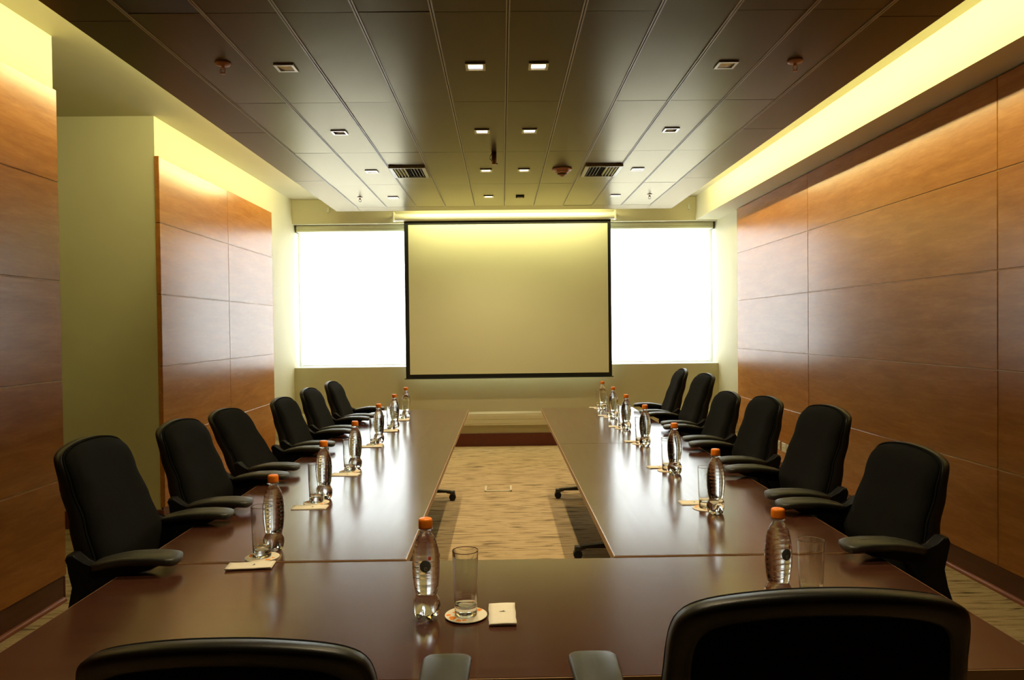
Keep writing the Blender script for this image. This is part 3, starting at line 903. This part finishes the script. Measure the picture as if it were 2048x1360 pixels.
def napkin_mesh(seed):
    r = random.Random(seed); bm = bmesh.new()
    w, l = .031, .064; nx, ny = 6, 10
    layers = [(0, .0010, 1.0), (.0014, .0024, .985)]
    for z0, z1, s in layers:
        dx, dy = r.uniform(-.0012, .0012), r.uniform(-.0015, .0015)
        top = []; 
        for zz in (z0, z1):
            g = []
            for j in range(ny + 1):
                row = []
                for i in range(nx + 1):
                    u, v = 2 * i / nx - 1, 2 * j / ny - 1
                    lift = .0012 * abs(v) ** 4 * (zz > 0) + .0006 * (1 + math.sin(u * 2 + seed)) * (z1 > .002)
                    row.append(bm.verts.new((u * w * s + dx + .0006 * math.sin(v * 7 + seed), v * l * s + dy, max(0, zz + lift))))
                g.append(row)
            top.append(g)
        a, b_ = top
        for j in range(ny):
            for i in range(nx):
                bm.faces.new((a[j][i], a[j + 1][i], a[j + 1][i + 1], a[j][i + 1])); bm.faces.new((b_[j][i], b_[j][i + 1], b_[j + 1][i + 1], b_[j + 1][i]))
        def rimof(g): return [g[0][i] for i in range(nx + 1)] + [g[j][nx] for j in range(1, ny + 1)] + [g[ny][i] for i in range(nx - 1, -1, -1)] + [g[j][0] for j in range(ny - 1, 0, -1)]
        ra, rb = rimof(a), rimof(b_)
        for k in range(len(ra)): bm.faces.new((ra[k], ra[(k + 1) % len(ra)], rb[(k + 1) % len(ra)], rb[k]))
    me = done(bm); me.materials.append(M_paper)
    for p in me.polygons: p.use_smooth = abs(p.normal.z) > .7
    return me
me_nap = [napkin_mesh(s) for s in (1, 2, 3)]
bm = bmesh.new()
for (px, py, a, b_) in ((-.001, .010, .0065, .0018), (.003, .013, .003, .0016), (.005, .0085, .004, .001)):
    vs = [bm.verts.new((px + a * math.cos(2 * PI * k / 8), py + b_ * math.sin(2 * PI * k / 8), .0040)) for k in range(8)]; bm.faces.new(vs)
me_mark = done(bm); me_mark.materials.append(M_grey)

SIDE = {
    'L': [(-.704, 2.262), (-.716, 2.950), (-.715, 3.575), (-.737, 4.395), (-.737, 5.035), (-.735, 5.625)],
    'R': [(.757, 2.625), (.778, 3.348), (.799, 4.147), (.802, 4.80), (.812, 5.42), (.812, 6.00)]}
def setting(k, lb, bxy, gxy, nxy, rz, brz, nseed, nz_rot=0.0):
    make_bottle('full clear water bottle with orange cap ' + lb, bxy[0], bxy[1], brz)
    c = thing('coaster', 'round white coaster with orange blots ' + lb, 'coaster', (gxy[0], gxy[1], ZT), rz, 'round coasters under the glasses')
    link('disc', me_coaster, None, c); link('print', me_blot, None, c, label='orange printed blots')
    g = link('drinking_glass', me_glass, None, None, (gxy[0], gxy[1], ZT + .0024))
    tag(g, 'empty tall clear tumbler ' + lb, 'glass', 'tall tumblers on the tables')
    n = thing('paper_napkin', 'folded white paper napkin ' + lb, 'napkin', (nxy[0], nxy[1], ZT), rz + nz_rot, 'folded napkins on the tables')
    link('folded_sheet', me_nap[nseed % 3], None, n); link('print', me_mark, None, n, label='small grey printed mark')
WORD = ['nearest to', 'second nearest', 'third nearest', 'fourth nearest', 'fifth nearest', 'farthest']
setting('F', 'in the centre foreground between the two nearest chairs', (-.183, 1.715), (-.092, 1.722), (-.007, 1.722), 0.0, 0.05, 0, .02)
setting('F', 'behind the right foreground chair', (.656, 1.758), (.738, 1.765), (.83, 1.76), 0.1, 0.30, 1)
for i, (x, y) in enumerate(SIDE['L']):
    gx, gy = x - .014, y - .070
    setting('L', 'on the left row, %s the camera' % WORD[i] if i < 5 else 'on the left row, farthest from the camera',
            (x, y), (gx, gy), (gx - .008 + .004 * math.sin(i), gy - .080), -PI / 2, -PI / 2 + .4 * math.sin(i * 2.1), i, .10 * math.sin(i * 1.7 + 1.3))
for i, (x, y) in enumerate(SIDE['R']):
    gx, gy = x - .014, y + .074
    setting('R', 'on the right row, %s the camera' % WORD[i] if i < 5 else 'on the right row, farthest from the camera',
            (x, y), (gx, gy), (gx - .012, gy + .084), PI / 2, PI / 2 + .5 * math.sin(i * 1.3), i, .10 * math.sin(i * 1.2))

# ------------------------------------------------------------------ fixtures on the dropped ceiling
def ring_frame(bm, o, i, z0, z1):
    """square ring, outer half o, inner half i"""
    for (a0, a1, b0, b1) in ((-o, o, i, o), (-o, o, -o, -i), (-o, -i, -i, i), (i, o, -i, i)):
        bm_box(bm, a0, a1, b0, b1, z0, z1)
bm = bmesh.new(); ring_frame(bm, .050, .0365, -.007, .002); me_dframe = done(bm); me_dframe.materials.append(M_chrome)
def reflector(depth, inner):
    bm = bmesh.new(); o_ = .0366
    vo = [bm.verts.new((sx * o_, sy * o_, -.006)) for sx, sy in ((-1, -1), (1, -1), (1, 1), (-1, 1))]
    vi = [bm.verts.new((sx * inner, sy * inner, depth)) for sx, sy in ((-1, -1), (1, -1), (1, 1), (-1, 1))]
    for k in range(4): bm.faces.new((vo[k], vo[(k + 1) % 4], vi[(k + 1) % 4], vi[k]))
    me = done(bm); me.materials.append(M_refl); return me
M_refl = simple('bright_reflector', (0.80, 0.78, 0.72), 0.15, 0.5, metal=1.0)
me_ref_a, me_ref_b = reflector(-.002, .0345), reflector(.030, .029)
me_lens = box_mesh(-.0345, .0345, -.0345, .0345, -.0019, -.0005); me_lens.materials.append(M_lens)
me_lensd = box_mesh(-.029, .029, -.029, .029, .0301, .0315); me_lensd.materials.append(M_lens_dim)
COLN = {-1.083: 'outer left', -0.121: 'inner left', 0.202: 'inner right', 1.17: 'outer right'}
ROWN = ['farthest', 'second farthest', 'third farthest', 'fourth farthest', 'fifth farthest', 'nearest']
for r, yy in enumerate(ROWS_DL):
    for xx in (-1.083, -0.121, 0.202, 1.17):
        lab = 'small square recessed downlight, %s column, %s from the camera' % (COLN[xx], ROWN[r]) if r < 5 else 'small square recessed downlight, %s column, in the row nearest the camera' % COLN[xx]
        if r == 0 and xx == 0.202:
            continue
        kc = {-1.083: -4, -0.121: -1, 0.202: 0, 1.17: 3}[xx]
        t = thing('ceiling_downlight', lab, 'downlight', (CX + (kc + .5) * CW, R4 - RL * (r + .5) + .026, TZ - .0005), 0, 'square downlights in the bronze ceiling')
        link('frame', me_dframe, None, t)
        dim = abs(xx) > 1 and r in (2, 3, 4)
        link('reflector', me_ref_b if dim else me_ref_a, None, t)
        link('lamp_lens', me_lensd if dim else me_lens, None, t)

def sprinkler(x, y, label, big):
    t = thing('fire_sprinkler', label, 'sprinkler', (x, y, TZ - .001), 0, None)
    k = 1.0
    prof = [(0, 0), (.036, 0), (.038, -.003), (.034, -.010), (.020, -.014), (0, -.014)] if big else [(0, 0), (.026, 0), (.027, -.003), (.018, -.006), (0, -.006)]
    link('escutcheon', lathe_mesh(prof, 24), M_smoke if big else M_brass, t, smooth=True)
    bm = bmesh.new()
    bm_tube(bm, [(0, 0, -.012), (0, 0, -.028)], .009, 8)
    for s in (-1, 1):
        bm_tube(bm, [(s * .006, 0, -.022), (s * .012, 0, -.034), (s * .008, 0, -.046), (0, 0, -.050)], .0022, 6)
    bm_lathe(bm, [(0, -.050), (.014, -.051), (.014, -.053), (0, -.054)], 12)
    link('sprinkler_head', done(bm), M_smoke if big else M_brass, t)
sprinkler(-1.365, 3.70, 'brownish fire sprinkler near the upper left corner of the ceiling', True)
sprinkler(1.489, 3.72, 'brownish fire sprinkler near the upper right corner of the ceiling', True)
sprinkler(-1.402, 7.43, 'small dark fire sprinkler at the far left end of the ceiling', False)
sprinkler(1.494, 7.41, 'small dark fire sprinkler at the far right end of the ceiling', False)
t = thing('smoke_detector', 'round reddish-beige smoke detector left of the right air vent', 'smoke detector', (.518, 6.20, TZ - .001))
link('base', lathe_mesh([(0, 0), (.082, 0), (.084, -.006), (.078, -.014), (.062, -.020), (.060, -.026), (.045, -.040), (0, -.040)], 32), M_smoke, t)
link('dark_slot_ring', lathe_mesh([(0, -.0402), (.040, -.0402), (.040, -.047), (0, -.047)], 24), M_slot, t)
link('sensor_dome', lathe_mesh([(0, -.0472), (.030, -.0472), (.028, -.055), (.014, -.060), (.012, -.066), (0, -.067)], 24), M_smoke, t)
t = thing('hanging_sensor', 'small dark cylinder hanging under the middle of the ceiling', 'sensor', (-.044, 5.60, TZ))
link('body', lathe_mesh([(0, .004), (.019, .004), (.019, -.088), (.015, -.094), (0, -.094)], 20), M_brass, t)
bm = bmesh.new(); bm_tube(bm, [(-.018, 0, -.014), (-.030, 0, -.03), (-.032, 0, -.05), (-.018, 0, -.066)], .0028, 6); link('wire_loop', done(bm), M_plastic, t)
bm = bmesh.new(); bm_tube(bm, [(.014, -.004, -.088), (.026, -.010, -.090)], .004, 6); link('screw', done(bm), M_plastic, t)

def vent(x0, x1, y0, y1, label):
    cx, cy = (x0 + x1) / 2, (y0 + y1) / 2
    t = thing('air_vent', label, 'vent', (cx, cy, TZ - .001), 0, 'air vents in the bronze ceiling')
    w, l = (x1 - x0) / 2, (y1 - y0) / 2
    bx('backing', -w + .02, w - .02, -l + .02, l - .02, -.004, 0.0, M_gap, t)
    bm = bmesh.new()
    for a in ((-w, w, l - .02, l), (-w, w, -l, -l + .02), (-w, -w + .03, -l + .02, l - .02), (w - .03, w, -l + .02, l - .02)):
        bm_box(bm, *a, -.020, 0.0, .002)
    link('frame', done(bm), M_vent, t)
    # two sets of blades leaning away from the middle
    bw = w - .03
    for s in (-1, 1):
        for k in range(4):
            xk = s * (bw - .012 - k * .026)
            ll = (l - .024) * (1 - 0.0 * k)
            bm = bmesh.new()
            bm_prism(bm, [(xk, -.019), (xk + s * .0018, -.019), (xk - s * .010, -.003), (xk - s * .0118, -.003)], 'y', -ll, ll)
            link('blade', done(bm), M_vent, t)
    for k in range(3):
        xk = (k - 1) * .016
        bm = bmesh.new(); bm_prism(bm, [(xk - .0012, -.012), (xk + .0012, -.012), (xk + .0012, -.003), (xk - .0012, -.003)], 'y', -l + .024, l - .024)
        link('blade', done(bm), M_gap, t)
vent(-.906, -.610, 6.035, 6.435, 'rectangular louvred air vent left of centre in the ceiling')
vent(.700, 1.005, 6.035, 6.455, 'rectangular louvred air vent right of centre in the ceiling')
t = thing('ceiling_grille', 'small dark slotted grille at the far end of the ceiling, right of the inner lamp', 'grille', (.197, 7.46, TZ - .001))
bx('plate', -.042, .042, -.045, .045, -.012, 0, M_gap, t, bev=.002)
for k in range(4): bx('slot_bar', -.03, .03, -.03 + k * .018, -.024 + k * .018, -.014, -.0122, M_brass, t)

# ------------------------------------------------------------------ sockets and floor box
def socket(y0, y1, z0, z1, label):
    t = thing('wall_socket', label, 'socket', (2.534, (y0 + y1) / 2, (z0 + z1) / 2), 0, 'sockets on the right panelling')
    h, w = (z1 - z0) / 2, (y1 - y0) / 2
    bx('cover_plate', -.010, -.0004, -w, w, -h, h, M_outlet, t, bev=.002)
    bx('socket_insert', -.0125, -.0101, -w * .6, w * .6, -h * .6, h * .6, M_outlet, t, bev=.001)
    for s in (-1, 0, 1): bx('pin_hole', -.0132, -.0126, s * .012 - .002, s * .012 + .002, -.004, .004, M_slot, t)
socket(6.71, 6.79, .252, .332, 'farthest of the three ivory sockets low on the right panelling')
socket(6.56, 6.665, .248, .328, 'middle of the three ivory sockets low on the right panelling')
socket(6.44, 6.545, .248, .328, 'nearest of the three ivory sockets low on the right panelling')
t = thing('floor_box', 'cream-edged floor socket box set in the carpet between the tables', 'floor box', (-.048, 6.40, 0.0))
bx('carpet_lid', -.098, .098, -.085, .095, .0005, .005, M_carpet, t, bev=.001)
bm = bmesh.new()
bm_box(bm, -.118, -.100, -.105, .10, .0005, .008, .002); bm_box(bm, .100, .118, -.105, .10, .0005, .008, .002); bm_box(bm, -.118, .118, -.105, -.088, .0005, .008, .002)
link('frame', done(bm), M_outlet, t)
bx('finger_notch', -.02, .02, -.090, -.078, .0051, .0064, M_slot, t)

# little lamp brackets where the coves meet the far beam
def bracket(x, label):
    t = thing('cove_bracket', label, 'bracket', (x, 8.735, 2.80), 0, 'cove brackets on the far beam')
    bx('hook_plate', -.012, .012, -.02, .0, -.03, .03, M_case, t, bev=.003)
    bx('lip', -.012, .012, -.035, -.0205, -.03, -.018, M_case, t, bev=.003)
bracket(-2.02, 'small pale bracket on the far beam left of the bronze ceiling')
bracket(2.22, 'small pale bracket on the far beam right of the bronze ceiling')
